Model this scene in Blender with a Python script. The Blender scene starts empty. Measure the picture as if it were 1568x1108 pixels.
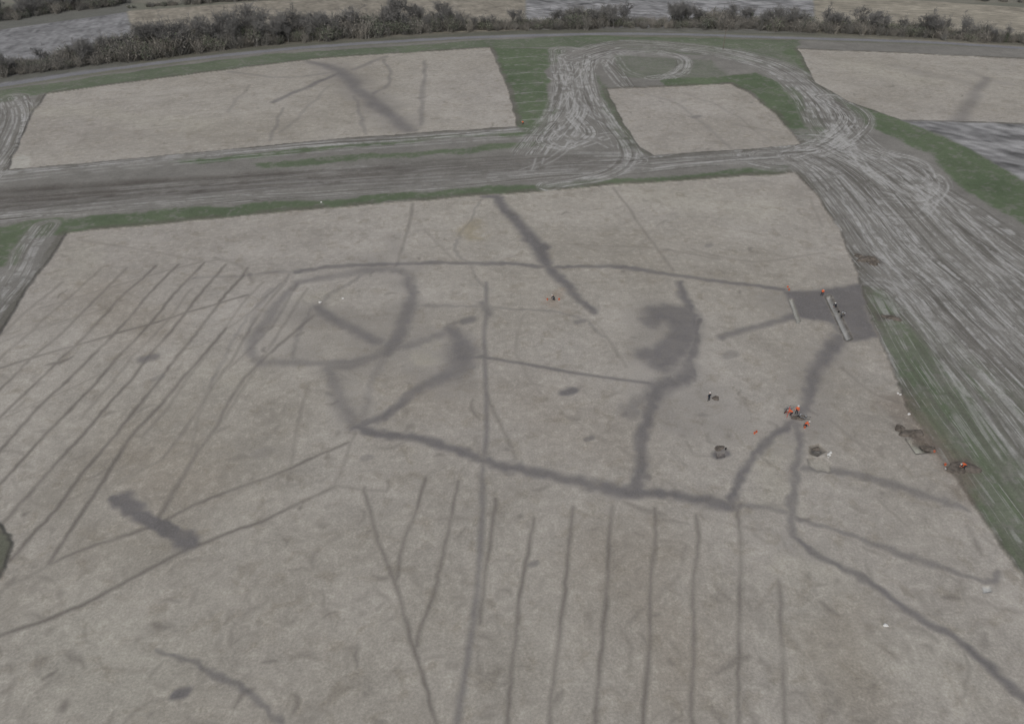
import bpy, math, random, time
import numpy as np
from mathutils import Vector, Matrix
T0=time.time()
rnd=random.Random(7)
CX,CY,F=784.0,554.0,1120.0
PIT=math.radians(36); H=75.0
sP,cP=math.sin(PIT),math.cos(PIT)
def g(u,v):
    dx=(u-CX)/F; dy=(CY-v)/F
    t=H/(sP-dy*cP)
    return (dx*t,(cP+dy*sP)*t)
scene=bpy.context.scene
scene.view_settings.view_transform='Standard'
scene.view_settings.look='None'
scene.view_settings.exposure=0
# ---------------------------------------------------------------- camera
cam=bpy.data.cameras.new('camera'); co=bpy.data.objects.new('camera',cam)
scene.collection.objects.link(co); scene.camera=co
cam.sensor_width=36; cam.lens=36*F/1568; cam.clip_end=20000; cam.clip_start=0.5
co.location=(0,0,H); co.rotation_euler=(math.radians(90)-PIT,0,0)
# ---------------------------------------------------------------- light
w=bpy.data.worlds.new('World'); scene.world=w; w.use_nodes=True
nt=w.node_tree; nt.nodes.clear()
out=nt.nodes.new('ShaderNodeOutputWorld'); bg=nt.nodes.new('ShaderNodeBackground')
sky=nt.nodes.new('ShaderNodeTexSky'); sky.sky_type='NISHITA'; sky.sun_disc=False
SE,SR=math.radians(48),math.radians(200)
sky.sun_elevation=SE; sky.sun_rotation=SR; sky.dust_density=4; sky.air_density=1.0
hs=nt.nodes.new('ShaderNodeHueSaturation'); hs.inputs['Saturation'].default_value=0.42
nt.links.new(sky.outputs[0],hs.inputs['Color']); nt.links.new(hs.outputs[0],bg.inputs[0])
bg.inputs[1].default_value=0.122; nt.links.new(bg.outputs[0],out.inputs[0])
sl=bpy.data.lights.new('sun','SUN'); so=bpy.data.objects.new('sun',sl); scene.collection.objects.link(so)
sl.energy=0.7; sl.angle=math.radians(35); sl.color=(1,0.98,0.95)
sd=Vector((math.sin(SR)*math.cos(SE),math.cos(SR)*math.cos(SE),math.sin(SE)))
so.rotation_euler=sd.to_track_quat('Z','Y').to_euler(); so.location=(0,-50,200)
# ---------------------------------------------------------------- noise
LAT={}
def vn(x,y,seed):
    if seed not in LAT: LAT[seed]=np.random.RandomState(seed).rand(512,512).astype(np.float32)
    L=LAT[seed]
    xf=np.floor(x); yf=np.floor(y)
    fx=(x-xf).astype(np.float32); fy=(y-yf).astype(np.float32)
    xi=xf.astype(np.int32)&511; yi=yf.astype(np.int32)&511
    fx=fx*fx*(3-2*fx); fy=fy*fy*(3-2*fy)
    x1=(xi+1)&511; y1=(yi+1)&511
    a=L[yi,xi]; b=L[yi,x1]; c=L[y1,xi]; d=L[y1,x1]
    return a+(b-a)*fx+((c+(d-c)*fx)-(a+(b-a)*fx))*fy
def ss(x): 
    x=np.clip(x,0,1); return x*x*(3-2*x)
# ---------------------------------------------------------------- grid
yl=[-400,-250,-150,-90,-50,-25,-10,0,6,12]; y=14.0
while y<560:
    yl.append(y); y+=0.85*min((y*y+H*H)/(H*731.0),0.85)
while y<14000:
    yl.append(y); y*=1.12
ys=np.array(yl,np.float32); NR=len(ys)
depth=np.maximum(ys,0)*cP+H*sP
core=np.linspace(-0.84,0.84,1450)
o=0.84*np.geomspace(1.02,14,16)
uc=np.concatenate([-o[::-1],core,o]).astype(np.float32); NC=len(uc)
X=(uc[None,:]*depth[:,None]).astype(np.float32)
Y=np.repeat(ys[:,None],NC,1).astype(np.float32)
wx=(vn(X/7,Y/7,1)-.5)*.9+(vn(X/1.1,Y/1.1,2)-.5)*.35
wy=(vn(X/7,Y/7,3)-.5)*.9+(vn(X/1.1,Y/1.1,4)-.5)*.35
def block(x0,x1,y0,y1):
    r0=int(np.searchsorted(ys,y0)); r1=int(np.searchsorted(ys,y1))
    if r1<=r0: return None
    da,db=depth[r0],depth[r1-1]
    ul=min(x0/da,x0/db); uh=max(x1/da,x1/db)
    c0=int(np.searchsorted(uc,ul)); c1=int(np.searchsorted(uc,uh))
    if c1<=c0: return None
    return slice(r0,r1),slice(c0,c1)
def cat(pts,n=4):
    if len(pts)<3 or n<2: return [tuple(p) for p in pts]
    P=[np.array(p,float) for p in pts]; P=[2*P[0]-P[1]]+P+[2*P[-1]-P[-2]]
    r=[]
    for i in range(1,len(P)-2):
        a,b,c,d=P[i-1:i+3]
        for k in range(n):
            t=k/n
            r.append(tuple(.5*((2*b)+(-a+c)*t+(2*a-5*b+4*c-d)*t*t+(-a+3*b-3*c+d)*t**3)))
    r.append(tuple(P[-2])); return r
def stroke(arr,px,w,val,soft=None,n=3,ground=False,warp=1.0):
    pts=px if ground else [g(*p) for p in px]
    ws=[w]*len(pts) if not isinstance(w,(list,tuple)) else list(w)
    q=cat([(p[0],p[1],ww) for p,ww in zip(pts,ws)],n)
    for (ax,ay,aw),(bx,by,bw) in zip(q[:-1],q[1:]):
        s=soft if soft is not None else 0.42*max(aw,bw)
        m=max(aw,bw)/2+s+1.1
        b=block(min(ax,bx)-m,max(ax,bx)+m,min(ay,by)-m,max(ay,by)+m)
        if b is None: continue
        x=X[b]+wx[b]*warp; yy=Y[b]+wy[b]*warp
        vx,vy=bx-ax,by-ay; L=vx*vx+vy*vy+1e-9
        t=np.clip(((x-ax)*vx+(yy-ay)*vy)/L,0,1)
        d=np.hypot(x-ax-t*vx,yy-ay-t*vy)
        ww=aw+(bw-aw)*t
        k=ss((ww/2+s-d)/(2*s))*val
        np.maximum(arr[b],k,out=arr[b])
def poly(px,soft=0.5,warp=1.0,ground=False):
    pts=px if ground else [g(*p) for p in px]
    xs=[p[0] for p in pts]; yy=[p[1] for p in pts]; m=soft+2
    b=block(min(xs)-m,max(xs)+m,min(yy)-m,max(yy)+m)
    x=X[b]+wx[b]*warp; y=Y[b]+wy[b]*warp
    ins=np.zeros(x.shape,bool); dm=np.full(x.shape,1e9,np.float32)
    n=len(pts)
    for i in range(n):
        ax,ay=pts[i]; bx,by=pts[(i+1)%n]
        vx,vy=bx-ax,by-ay
        if abs(vy)>1e-9:
            c=((ay>y)!=(by>y))&(x<vx*(y-ay)/vy+ax); ins^=c
        t=np.clip(((x-ax)*vx+(y-ay)*vy)/(vx*vx+vy*vy+1e-9),0,1)
        dm=np.minimum(dm,(x-ax-t*vx)**2+(y-ay-t*vy)**2)
    sdv=np.where(ins,1,-1)*np.sqrt(dm)
    return b,ss(sdv/(2*soft)+.5),sdv
Z=lambda: np.zeros(X.shape,np.float32)
DIT,FUR,STR,GRN,TRK,RUT,MUD,EDG=Z(),Z(),Z(),Z(),Z(),Z(),Z(),Z()
HAL=Z(); ZZ=Z()
FL=[[Z(),Z(),Z()] for _ in range(3)]
def bundle(px,hw,amt,lay,mud=0.8,off=0):
    pts=cat([g(*p) for p in px],5)
    xs=[p[0] for p in pts]; yy=[p[1] for p in pts]; m=hw+1
    b=block(min(xs)-m,max(xs)+m,min(yy)-m,max(yy)+m)
    if b is None: return
    x=X[b]+wx[b]*.2; y=Y[b]+wy[b]*.2
    best=np.full(x.shape,1e9,np.float32); S=np.zeros_like(best); T=np.zeros_like(best); cum=0
    for (ax,ay),(bx,by) in zip(pts[:-1],pts[1:]):
        vx,vy=bx-ax,by-ay; L=math.hypot(vx,vy)+1e-6
        tt=((x-ax)*vx+(y-ay)*vy)/L; tc=np.clip(tt,0,L)
        d=np.hypot(x-ax-tc*vx/L,y-ay-tc*vy/L)
        cr=(vx*(y-ay)-vy*(x-ax))/L
        k=d<best
        best=np.where(k,d,best); S=np.where(k,cum+tc,S); T=np.where(k,np.sign(cr)*d,T); cum+=L
    ed=ss((hw-best)/(0.3*hw)); E=ed*amt
    A_=FL[lay]; k=E>A_[2][b]
    A_[0][b]=np.where(k,T+off,A_[0][b]); A_[1][b]=np.where(k,S,A_[1][b]); A_[2][b]=np.where(k,E,A_[2][b])
    nn=vn(T/1.6+off,S/14,900+lay)
    MUD[b]=np.maximum(MUD[b],ed*mud*(.45+.55*ss((nn-.25)/.3)))
# ---------------------------------------------------------------- base colours
BC=np.zeros(X.shape+(3,),np.float32)
BC[:]=(.16,.16,.13)
def paint(b,m,c):
    BC[b]=BC[b]*(1-m[...,None])+np.array(c,np.float32)*m[...,None]
cell=vn(X/170+vn(X/90,Y/90,22),Y/120,23)
far=(Y>430)
BC[far&(cell>.6)]=(.19,.18,.15); BC[far&(cell<.4)]=(.17,.17,.167)
def fld(px,c,streak=0.0,ang=0,seed=60,scale=1.5):
    b,m,_=poly(px,1.0,1.0)
    cc=np.ones(X[b].shape,np.float32)
    if streak:
        ca,sa=math.cos(ang),math.sin(ang)
        t=X[b]*ca+Y[b]*sa; s=-X[b]*sa+Y[b]*ca
        n=vn(t/scale,s/12,seed); n2=vn(t/7,s/7,seed+1); n3=vn(t/1.5,s/2.5,seed+2)
        cc=1+streak*((n-.5)*.5+(n2-.5)*.9+(n3-.5)*.9)
    BC[b]=BC[b]*(1-m[...,None])+np.array(c,np.float32)*cc[...,None]*m[...,None]
fld([(-150,60),(0,45),(196,17),(212,96),(0,130),(-200,160)],(.2,.199,.2),.5,.3)  # far fields from here: lightened, distance haze painted into their colour
fld([(-100,30),(200,-8),(200,18),(0,46),(-120,60)],(.14,.14,.125))
fld([(196,17),(480,-3),(805,-20),(805,46),(400,72),(212,96)],(.25,.228,.188),.4,.4,62)
fld([(805,-25),(1245,-15),(1250,52),(805,46)],(.24,.238,.238),.8,1.2,64)
fld([(1245,-10),(1568,12),(1750,25),(1750,85),(1568,72),(1250,54)],(.275,.252,.205),.4,1.3,67)
b,m,_=poly([(110,66),(190,60),(200,82),(125,92)],3,1); paint(b,m*.6,(.3,.3,.305))
# green
GR=[
 ([(-200,185),(0,138),(230,106),(400,84),(740,62),(900,55),(1225,62),(1222,76),(900,74),(752,73),(500,88),(300,112),(70,143),(0,158)],.75),
 ([(752,73),(870,76),(835,110),(850,170),(838,205),(700,212),(450,235),(300,250),(260,247),(520,221),(795,199),(778,130)],.95),
 ([(380,250),(640,232),(830,214),(830,226),(600,242),(400,258)],.85),
 ([(-30,350),(100,332),(400,312),(640,294),(755,285),(950,273),(1215,255),(1217,264),(755,298),(490,319),(104,357),(-30,372)],.9),
 ([(-60,352),(44,345),(22,405),(-60,415)],.9),
 ([(905,108),(928,134),(985,236),(950,225),(925,160)],.7),
 ([(1100,118),(1160,112),(1225,140),(1262,185),(1262,215),(1230,222),(1190,176),(1150,143),(1120,128),(1020,133),(1010,120)],.95),
 ([(930,72),(1180,68),(1225,76),(1250,126),(1200,105),(1100,85),(980,80)],.6),
 ([(940,85),(1090,92),(1120,118),(1010,122),(950,118)],.4),
 ([(1195,76),(1222,75),(1250,125),(1300,156),(1380,184),(1440,190),(1500,234),(1568,276),(1750,370),(1750,460),(1568,345),(1470,282),(1420,235),(1340,200),(1262,140)],.95),
 ([(1325,438),(1350,440),(1385,470),(1450,510),(1568,600),(1750,740),(1850,1100),(1700,1080),(1568,875),(1520,803),(1480,748),(1440,690),(1400,632),(1375,575),(1355,530),(1342,500)],1.0),
 ([(-400,520),(-20,540),(-60,640),(10,790),(22,830),(0,885),(-200,1300),(-600,1400)],.7),
]
for pts,v in GR:
    b,m,_=poly(pts,1.0,3.0); GRN[b]=np.maximum(GRN[b],m*v)
b,msite,_=poly([(-600,190),(-150,158),(0,136),(400,80),(800,56),(1225,62),(1900,88),(2300,1500),(-1200,1500)],1.5,1)
mt=vn(X/9,Y/9,30)*.6+vn(X/2.5,Y/2.5,31)*.4
mudc=np.stack([.163+.06*mt,.157+.058*mt,.143+.053*mt],-1)
BC[b]=BC[b]*(1-msite[...,None])+mudc[b]*msite[...,None]
bundle([(-60,325),(200,296),(400,278),(600,262),(830,246),(960,244)],7,.8,0,.85)
bundle([(-60,272),(200,248),(480,222),(640,212),(800,199)],2.6,1,1,.55,20)
bundle([(-60,340),(300,309),(640,287),(830,270),(960,262),(1100,248),(1240,238)],3,.9,1,.7,40)
bundle([(840,258),(960,250),(1100,240),(1240,230)],5,.9,2,.8,60)
bundle([(868,78),(878,130),(870,170),(845,205),(815,250)],9,.8,0,.85,80)
bundle([(905,85),(902,130),(925,180),(955,220),(958,245),(925,268),(840,285)],4,1,1,.7,100)
bundle([(880,180),(900,205),(860,225),(830,215),(850,190)],4,1,2,.6,110)
bundle([(880,100),(930,80),(1000,78),(1045,90),(1040,112),(1000,120)],4,.9,2,.6,120)
bundle([(925,92),(945,112),(960,132)],3.5,.8,1,.55,140)
bundle([(880,88),(960,68),(1090,78),(1180,100),(1245,145),(1280,200),(1340,250),(1440,310),(1568,400),(1750,520)],10,.9,0,.9,160)
bundle([(1215,240),(1280,215),(1310,180),(1270,150)],7,1,1,.8,180)
bundle([(1180,240),(1240,250),(1310,320),(1370,400),(1440,460),(1568,590),(1750,800)],13,.9,1,.95,200)
bundle([(1250,225),(1330,270),(1420,370),(1500,440),(1568,510),(1750,680)],18,.9,2,.95,220)
bundle([(1330,230),(1400,250),(1430,280),(1400,300),(1350,290)],5,.9,0,.8,240)
bundle([(1350,450),(1410,550),(1480,650),(1568,770),(1700,950)],8,.6,0,.45,260)
bundle([(1440,470),(1500,560),(1568,650),(1700,820)],6,.7,1,.6,280)
bundle([(20,150),(28,175),(10,225),(-40,290)],6,.9,2,.85,300)
bundle([(70,345),(45,380),(20,430),(-60,520)],4,.7,2,.9,320)
for yv in (88,99,112,128,142,156,170,182):
    x0=762+(yv-80)*.28
    stroke(TRK,[(x0+6,yv+2),(x0+50,yv-1),(862,yv+3)],.5,.6,.45)
def wheels(px,gauge=2.2,w_=.4,v=1,soft=.4):
    p=cat([g(*q) for q in px],6)
    for s_ in(-1,1):
        r=[]
        for i,(x,y) in enumerate(p):
            a=p[max(i-1,0)]; b=p[min(i+1,len(p)-1)]; l=math.dist(a,b)+1e-6
            r.append((x-(b[1]-a[1])/l*s_*gauge/2,y+(b[0]-a[0])/l*s_*gauge/2))
        stroke(TRK,r,w_,v,soft,1,True,.25)
for i in range(5):
    wheels([(896+i*9,95+i),(930+i*3,82+i),(990,76+i*2),(1040+i*2,88),(1052-i*3,104),(1030-i*5,120)],2.2,.35,.8)
wheels([(905,92),(893,112),(905,150),(940,196),(966,232),(962,252),(930,272),(850,284)]); wheels([(914,92),(902,112),(914,150),(944,196),(960,230),(955,250),(925,268),(850,279)],2,.35,.8)
wheels([(850,110),(868,140),(880,175),(900,205),(935,225)]); wheels([(865,100),(885,150),(872,190),(835,225),(820,262)])
wheels([(880,95),(860,130),(850,190),(880,215),(945,205),(985,245)]); wheels([(843,118),(862,128),(880,118),(895,100),(920,86)])
wheels([(855,125),(890,165),(865,200),(838,215),(870,228),(930,210)]); wheels([(870,95),(855,120),(880,150),(905,175),(940,195)])
wheels([(858,90),(872,128),(850,165),(842,200),(818,235)],2.2,.4,.9); wheels([(890,120),(872,160),(890,200),(850,240),(800,262)],2.2,.4,.8)
wheels([(925,95),(932,110),(950,132)],2,.35,.8); wheels([(945,88),(960,108),(985,118)],2,.35,.7)
wheels([(1000,72),(1100,86),(1190,112),(1250,160),(1285,205),(1262,228),(1200,234)]); wheels([(1000,66),(1110,80),(1205,108),(1262,155),(1295,200),(1275,230)],2,.35,.8)
wheels([(1110,78),(1200,108),(1270,165),(1300,215),(1330,262),(1400,300)])
wheels([(1240,238),(1300,225),(1380,245),(1425,280),(1480,340),(1568,430)])
wheels([(1260,232),(1340,240),(1420,262),(1445,285),(1420,310),(1350,305)])
wheels([(1250,222),(1275,212),(1290,195),(1310,205),(1290,225),(1255,235)]); wheels([(1360,235),(1405,245),(1425,268),(1410,285),(1375,280)])
wheels([(1290,240),(1350,275),(1405,300),(1450,350),(1520,420),(1568,480)],2.2,.35,.8); wheels([(1270,250),(1330,310),(1390,360),(1450,430),(1568,560)],2.2,.35,.7)
wheels([(1245,225),(1262,205),(1290,190),(1312,180)],2,.35,.8); wheels([(1330,270),(1380,262),(1430,290),(1410,330),(1350,330)],2.2,.35,.7)
wheels([(-20,268),(200,246),(480,221),(640,211),(795,199)],2.2,.5,.9,.6); wheels([(-20,278),(240,252),(500,230),(640,220),(830,207)],2.2,.5,.7,.6)
wheels([(-20,330),(240,306),(500,283),(700,272),(860,262),(1000,252),(1200,238)],2.4,.5,.7,.6); wheels([(0,318),(300,290),(640,270),(800,264),(900,262)],2.4,.5,.5,.6)
wheels([(1230,240),(1290,300),(1340,370),(1380,440),(1420,500),(1480,600),(1568,740)],2.2,.35,.7)
wheels([(25,155),(32,180),(14,225),(-30,280)],2.2,.4,.9); wheels([(5,158),(14,180),(0,215)],2.2,.4,.8)
# dark plough band
for pts,v in (([(-40,290),(200,275),(420,263),(600,253),(650,257),(600,282),(400,294),(150,312),(-40,326)],1.0),
              ([(600,250),(800,236),(940,242),(940,260),(800,266),(600,282)],.55)):
    b,m,_=poly(pts,3,3)
    ax=np.array(g(0,300)); bx=np.array(g(800,250)); dv=(bx-ax)/np.hypot(*(bx-ax))
    tt=-(X[b]-ax[0])*dv[1]+(Y[b]-ax[1])*dv[0]; sv=(X[b]-ax[0])*dv[0]+(Y[b]-ax[1])*dv[1]
    n=vn(tt/1.5+11,sv/60,170)
    RUT[b]=np.maximum(RUT[b],m*v*(.45+.55*ss((n-.3)/.35))*(.7+.3*vn(sv/9,tt/4,171))); TRK[b]*=(1-.5*m*v)
    for a_ in FL: a_[2][b]*=(1-.6*m)
GRN*=(1-MUD*.9)
gn=vn(X/2.2,Y/2.2,40)*.5+vn(X/.7,Y/.7,41)*.5
GRN=np.clip(GRN*(ss((gn-.2)/.3)*.5+.5),0,1)
gv=vn(X/14,Y/14,43)
gc=np.stack([.082+.035*gv,.112+.035*gv,.063+.026*gv],-1)
BC=BC*(1-GRN[...,None])+gc*GRN[...,None]
k=(RUT*.82)[...,None]; BC=BC*(1-k)+np.array((.092,.082,.073),np.float32)*k
brk=ss((vn(X/2.5,Y/2.5,45)-.15)/.4)
k=(TRK*.85*brk)[...,None]; BC=BC*(1-k)+np.array((.42,.415,.40),np.float32)*k  # pale wheel tracks, with water glint painted in as colour
ZZ+=-RUT*.08+(mt-.5)*.12
fld([(1380,184),(1568,190),(1750,196),(1750,380),(1568,276),(1500,236),(1440,206)],(.222,.22,.218),.9,.9,70,1.6)
RD=Z()
stroke(RD,[(-300,178),(0,131),(200,102),(400,79),(600,64),(800,55),(1000,52),(1200,58),(1400,64),(1568,74),(1800,92)],4.5,1,.3,6)
k=(RD)[...,None]; BC=BC*(1-k)+np.array((.2,.2,.21),np.float32)*k
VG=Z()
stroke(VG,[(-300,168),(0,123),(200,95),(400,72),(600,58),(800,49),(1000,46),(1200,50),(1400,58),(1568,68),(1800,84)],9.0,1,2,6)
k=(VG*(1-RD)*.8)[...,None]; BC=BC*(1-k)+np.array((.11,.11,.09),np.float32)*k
# ---------------------------------------------------------------- stripped areas
A=[(104,356),(490,318),(640,307),(755,297),(940,283),(1217,264),(1250,297),(1288,350),(1300,385),(1312,412),(1322,450),(1342,505),(1366,560),(1385,606),(1402,640),(1440,700),(1480,752),(1520,808),(1568,882),(1650,1010),(1800,1400),(-300,1400),(-120,1060),(0,885),(18,830),(0,790),(-70,690),(-70,610),(0,505),(50,430)]
B=[(70,143),(300,112),(500,88),(750,73),(775,130),(792,193),(640,203),(500,213),(300,233),(120,250),(10,259),(22,232),(50,172)]
C=[(928,136),(1120,128),(1150,145),(1190,175),(1227,221),(1140,228),(1000,237),(980,225),(950,180)]
D=[(1222,75),(1400,82),(1568,90),(1720,98),(1750,194),(1568,188),(1440,184),(1380,183),(1300,155),(1250,126)]
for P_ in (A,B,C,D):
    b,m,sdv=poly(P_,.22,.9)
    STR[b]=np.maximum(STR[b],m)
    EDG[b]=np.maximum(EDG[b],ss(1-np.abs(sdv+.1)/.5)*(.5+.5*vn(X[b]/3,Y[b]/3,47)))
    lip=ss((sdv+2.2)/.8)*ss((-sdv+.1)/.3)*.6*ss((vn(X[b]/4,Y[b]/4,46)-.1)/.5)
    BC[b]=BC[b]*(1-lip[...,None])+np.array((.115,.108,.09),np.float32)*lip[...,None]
tn=vn(X/28,Y/28,50)*.55+vn(X/9,Y/9,51)*.45
tn2=vn(X/45+9,Y/45,53)
tc=np.stack([.273+.10*tn,.252+.098*tn,.213+.097*tn+.01*tn2],-1)
BC=BC*(1-STR[...,None])+tc*STR[...,None]
k=(EDG*.75)[...,None]; BC=BC*(1-k)+np.array((.1,.093,.08),np.float32)*k  # edge band: dark topsoil section, baulk shade painted into it
ZZ-=STR*.3
b,m,_=poly([(10,258),(24,234),(48,238),(45,254)],.6,1); paint(b,m*.6,(.42,.41,.37))
# ---------------------------------------------------------------- archaeology
d=lambda p,w_,v=.9,s=None:stroke(DIT,p,w_,v,s,3,False,2.0)
d([(755,297),(790,335),(815,368),(838,402)],[2.6,3.2,3.4,2.4],1)
d([(838,402),(870,435),(905,472)],[2.4,2.2,1.8],.9)
d([(808,366),(830,378)],2.8,1)
d([(735,300),(765,300)],2,1)
d([(450,416),(530,405),(700,400),(860,406),(950,408),(1040,418),(1120,430),(1200,443)],1.4,.8)
d([(300,425),(380,418),(450,416)],1.0,.35)
d([(455,432),(430,460),(405,500),(385,532),(400,552),(450,553),(530,550),(590,535)],1.9,.55)
d([(455,432),(530,415),(600,410),(632,422)],2.2,.55)
d([(475,470),(455,510),(450,553)],.9,.35)
d([(415,440),(380,490),(345,540),(325,590)],.9,.3); d([(440,420),(400,470),(380,530)],1.0,.3)
d([(630,425),(625,470),(606,510),(585,535)],2.6,.75)
d([(488,468),(530,495),(575,520)],[2.4,2.6,2],.75)
d([(555,415),(520,440),(490,468)],1.2,.4)
d([(590,530),(650,520),(690,506)],2.0,.5)
d([(685,505),(708,525),(704,555),(682,576)],[3,4.5,4.5,3],.82)
d([(700,545),(740,545)],1.2,.75)
d([(682,574),(632,600),(588,635),(545,652)],[2.8,2,1.6,2],.8)
d([(585,535),(530,558),(500,560),(512,605),(542,650)],2.2,.5)
d([(585,535),(560,600),(548,650)],1.5,.3)
d([(545,652),(620,668),(700,690),(760,708),(840,720),(900,738),(950,748),(1010,755),(1080,765),(1120,772)],[1.4,1.6,1.8,1.8,2.2,2.0,2.1,1.8,2,2],.9)
d([(1120,772),(1170,776),(1215,782)],1.1,.55)
stroke(DIT,[(745,430),(742,550),(745,640),(740,720),(738,800),(725,950),(700,1108),(690,1200)],.8,.65,.45,3,False,.5)
d([(738,465),(745,480)],2,.7)
d([(745,440),(722,405),(700,378),(728,320),(735,300)],.7,.35)
stroke(DIT,[(740,545),(830,560),(920,575),(1000,586)],.75,.8,.4,3,False,.5)
d([(635,465),(740,470),(800,473),(880,480),(925,510)],.7,.4)
d([(1005,478),(1035,480),(1048,505),(1030,535),(1015,555)],[5,7,6,7,5],.88,1.6); d([(990,540),(1015,545)],4,.8,1.3); d([(995,490),(1000,482)],3.5,.8,1.2)
d([(1038,428),(1052,465),(1068,520),(1050,568),(1008,592),(990,630),(985,700),(978,748)],[1.4,2,1.6,2.6,3.0,2.0,1.9,2.0],.9)
d([(980,608),(960,620),(962,632)],2,.5)
d([(1070,490),(1060,570)],1,.9)
d([(1108,516),(1160,498),(1215,480)],[1.6,2,2.4],.75)
b,m,_=poly([(1203,447),(1260,440),(1322,432),(1343,514),(1300,519),(1272,492),(1220,482)],.9,1.8); DIT[b]=np.maximum(DIT[b],m*.95)
d([(1288,512),(1252,560),(1232,610),(1210,640),(1170,675),(1140,715),(1125,772)],[2.6,2.4,1.7,1.3,1.2,1.5,1.7],.85)
d([(1212,640),(1226,700),(1218,770),(1216,822)],[1,1.4,1.1,1.2],.7)
d([(1216,822),(1260,855),(1330,890),(1400,940),(1480,990),(1568,1060),(1650,1120)],[1.1,1.1,1.1,1.2,1.3,1.4,1.4],.8)
d([(1240,712),(1300,722),(1380,740),(1480,772)],[1.1,1.5,1.5,1],.65)
d([(1215,788),(1300,815),(1400,850),(1460,875),(1520,890),(1526,868)],[.8,.9,1.2,.9,.8,.8],.6)
d([(182,765),(230,795),(278,825)],[2.1,2.2,3.0],.97,.6)
d([(190,760),(215,775)],2.0,.95); d([(262,815),(280,812)],1.8,.9)
d([(235,998),(300,1015),(350,1045),(420,1108),(450,1150)],[.4,.8,.8,.8,.8],.65)
for u,v,r_,q in ((228,546,1.5,.75),(872,598,1.2,1),(1103,692,1.3,1),(715,490,1.5,.8),(1120,541,1.3,.5),(885,488,1,.6),(278,1063,.9,.95),(965,630,1.2,.5),(1068,178,1.8,.6),(240,575,1.0,.4),(400,690,1.4,.3),(710,562,1.5,.6),(905,667,.7,.6),(820,860,.6,.5),(1085,375,1,.4),(690,495,1,.5),(560,700,.8,.4)):
    x_,y_=g(u,v); stroke(DIT,[(x_-r_*.5,y_-r_*.2),(x_+r_*.5,y_+r_*.3)],r_*1.5,q,.45*r_,1,True,1.3)
hl=lambda p,w_,v:stroke(HAL,p,w_,v,w_*.5,2,False,4)
for px,w_,v in (([(560,510),(600,520),(700,530)],9,.3),([(1060,600),(1110,640)],8,.35),([(1020,600),(1030,640)],6,.35),([(1040,520),(1010,620)],10,.3),([(1180,460),(1240,470)],6,.3),([(450,480),(560,490)],8,.25),([(620,470),(540,560)],8,.25),([(1240,590),(1270,540)],7,.3),([(1235,630),(1190,665)],6,.3),([(560,400),(620,410)],7,.3),([(620,440),(600,360)],5,.2),([(1000,480),(1010,560)],9,.3),([(500,560),(540,650)],5,.25),([(640,560),(690,590)],6,.3),([(400,520),(470,540)],7,.2),([(1200,830),(1250,850)],4,.25)):
    hl(px,w_,v)
d([(470,93),(515,106),(550,136),(592,172),(626,198)],[3,6,4.5,5,4],.72)
hl([(500,100),(540,125),(610,190)],12,.45)
d([(515,112),(470,132),(420,155)],2.2,.75)
d([(505,110),(440,118),(350,108)],2,.4)
d([(540,105),(590,86)],2.5,.5)
d([(652,92),(648,130),(642,190)],1.6,.48)
d([(588,90),(597,125),(560,150)],1.4,.5)
d([(430,165),(412,215)],1.2,.45); d([(545,145),(560,205)],1.3,.4)
d([(380,130),(350,170)],1.3,.3); d([(500,130),(470,165),(430,200)],1.3,.28)
d([(1512,118),(1490,150),(1466,184)],[3,4,5],.5); hl([(1490,110),(1540,128)],5,.3); hl([(1370,100),(1500,130)],6,.25)
d([(985,140),(1040,160),(1090,200),(1120,226)],1.2,.28); d([(1120,190),(1190,200)],1,.28); d([(1040,140),(1110,165),(1180,215)],1,.25)
# furrows
fu=lambda p,w_=.7,v=.75:stroke(FUR,p,w_*.85,v,.4,2,False,.7)
for p in ([(650,730),(628,800),(603,885)],[(702,735),(685,820),(660,910),(640,985)],[(760,760),(748,840),(735,950)],[(818,790),(800,900),(783,1030),(775,1150)],[(877,775),(868,900),(848,1050),(840,1150)],[(940,770),(930,900),(918,1040),(910,1150)],[(1005,778),(998,900),(988,1050),(980,1150)],[(1068,788),(1064,900),(1062,1150)],[(1132,780),(1132,900),(1136,1150)],[(1190,885),(1196,940),(1203,1040),(1210,1150)]):
    fu(p,.62,.85)
fu([(555,745),(578,820),(603,890),(640,1000),(668,1100),(680,1150)],.6,.95)
fu([(545,660),(515,735),(505,745)],.6,.45)
fu([(-60,990),(0,972),(120,925),(280,838),(400,795),(510,745)],.64,1); fu([(510,742),(555,747),(590,748),(592,735)],.5,.6)
fu([(75,862),(150,832),(240,800),(300,768),(440,715),(535,676)],.6,.9); fu([(-40,925),(0,905),(75,862)],.5,.4)
fu([(-40,572),(110,528),(240,490),(380,450)],.7,.85); fu([(-30,535),(60,500),(160,470)],.6,.4)
fu([(345,500),(270,590),(200,665),(150,745),(75,860)],.8,.9)
fu([(480,480),(375,575),(330,650),(300,690),(240,795)],.9,.7)
fu([(470,585),(455,650),(440,740)],.6,.4); fu([(455,432),(415,500),(350,560)],.6,.45)
fu([(60,470),(160,440),(300,400),(360,395)],.6,.5); fu([(0,640),(90,600),(170,560)],.5,.35); fu([(20,730),(60,770),(150,745)],.5,.3)
fu([(290,690),(300,640),(330,570)],.6,.4); fu([(180,740),(250,700),(330,690)],.5,.3)
A0=np.array(g(345,500)); A1=np.array(g(85,845)); dv=(A1-A0)
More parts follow.
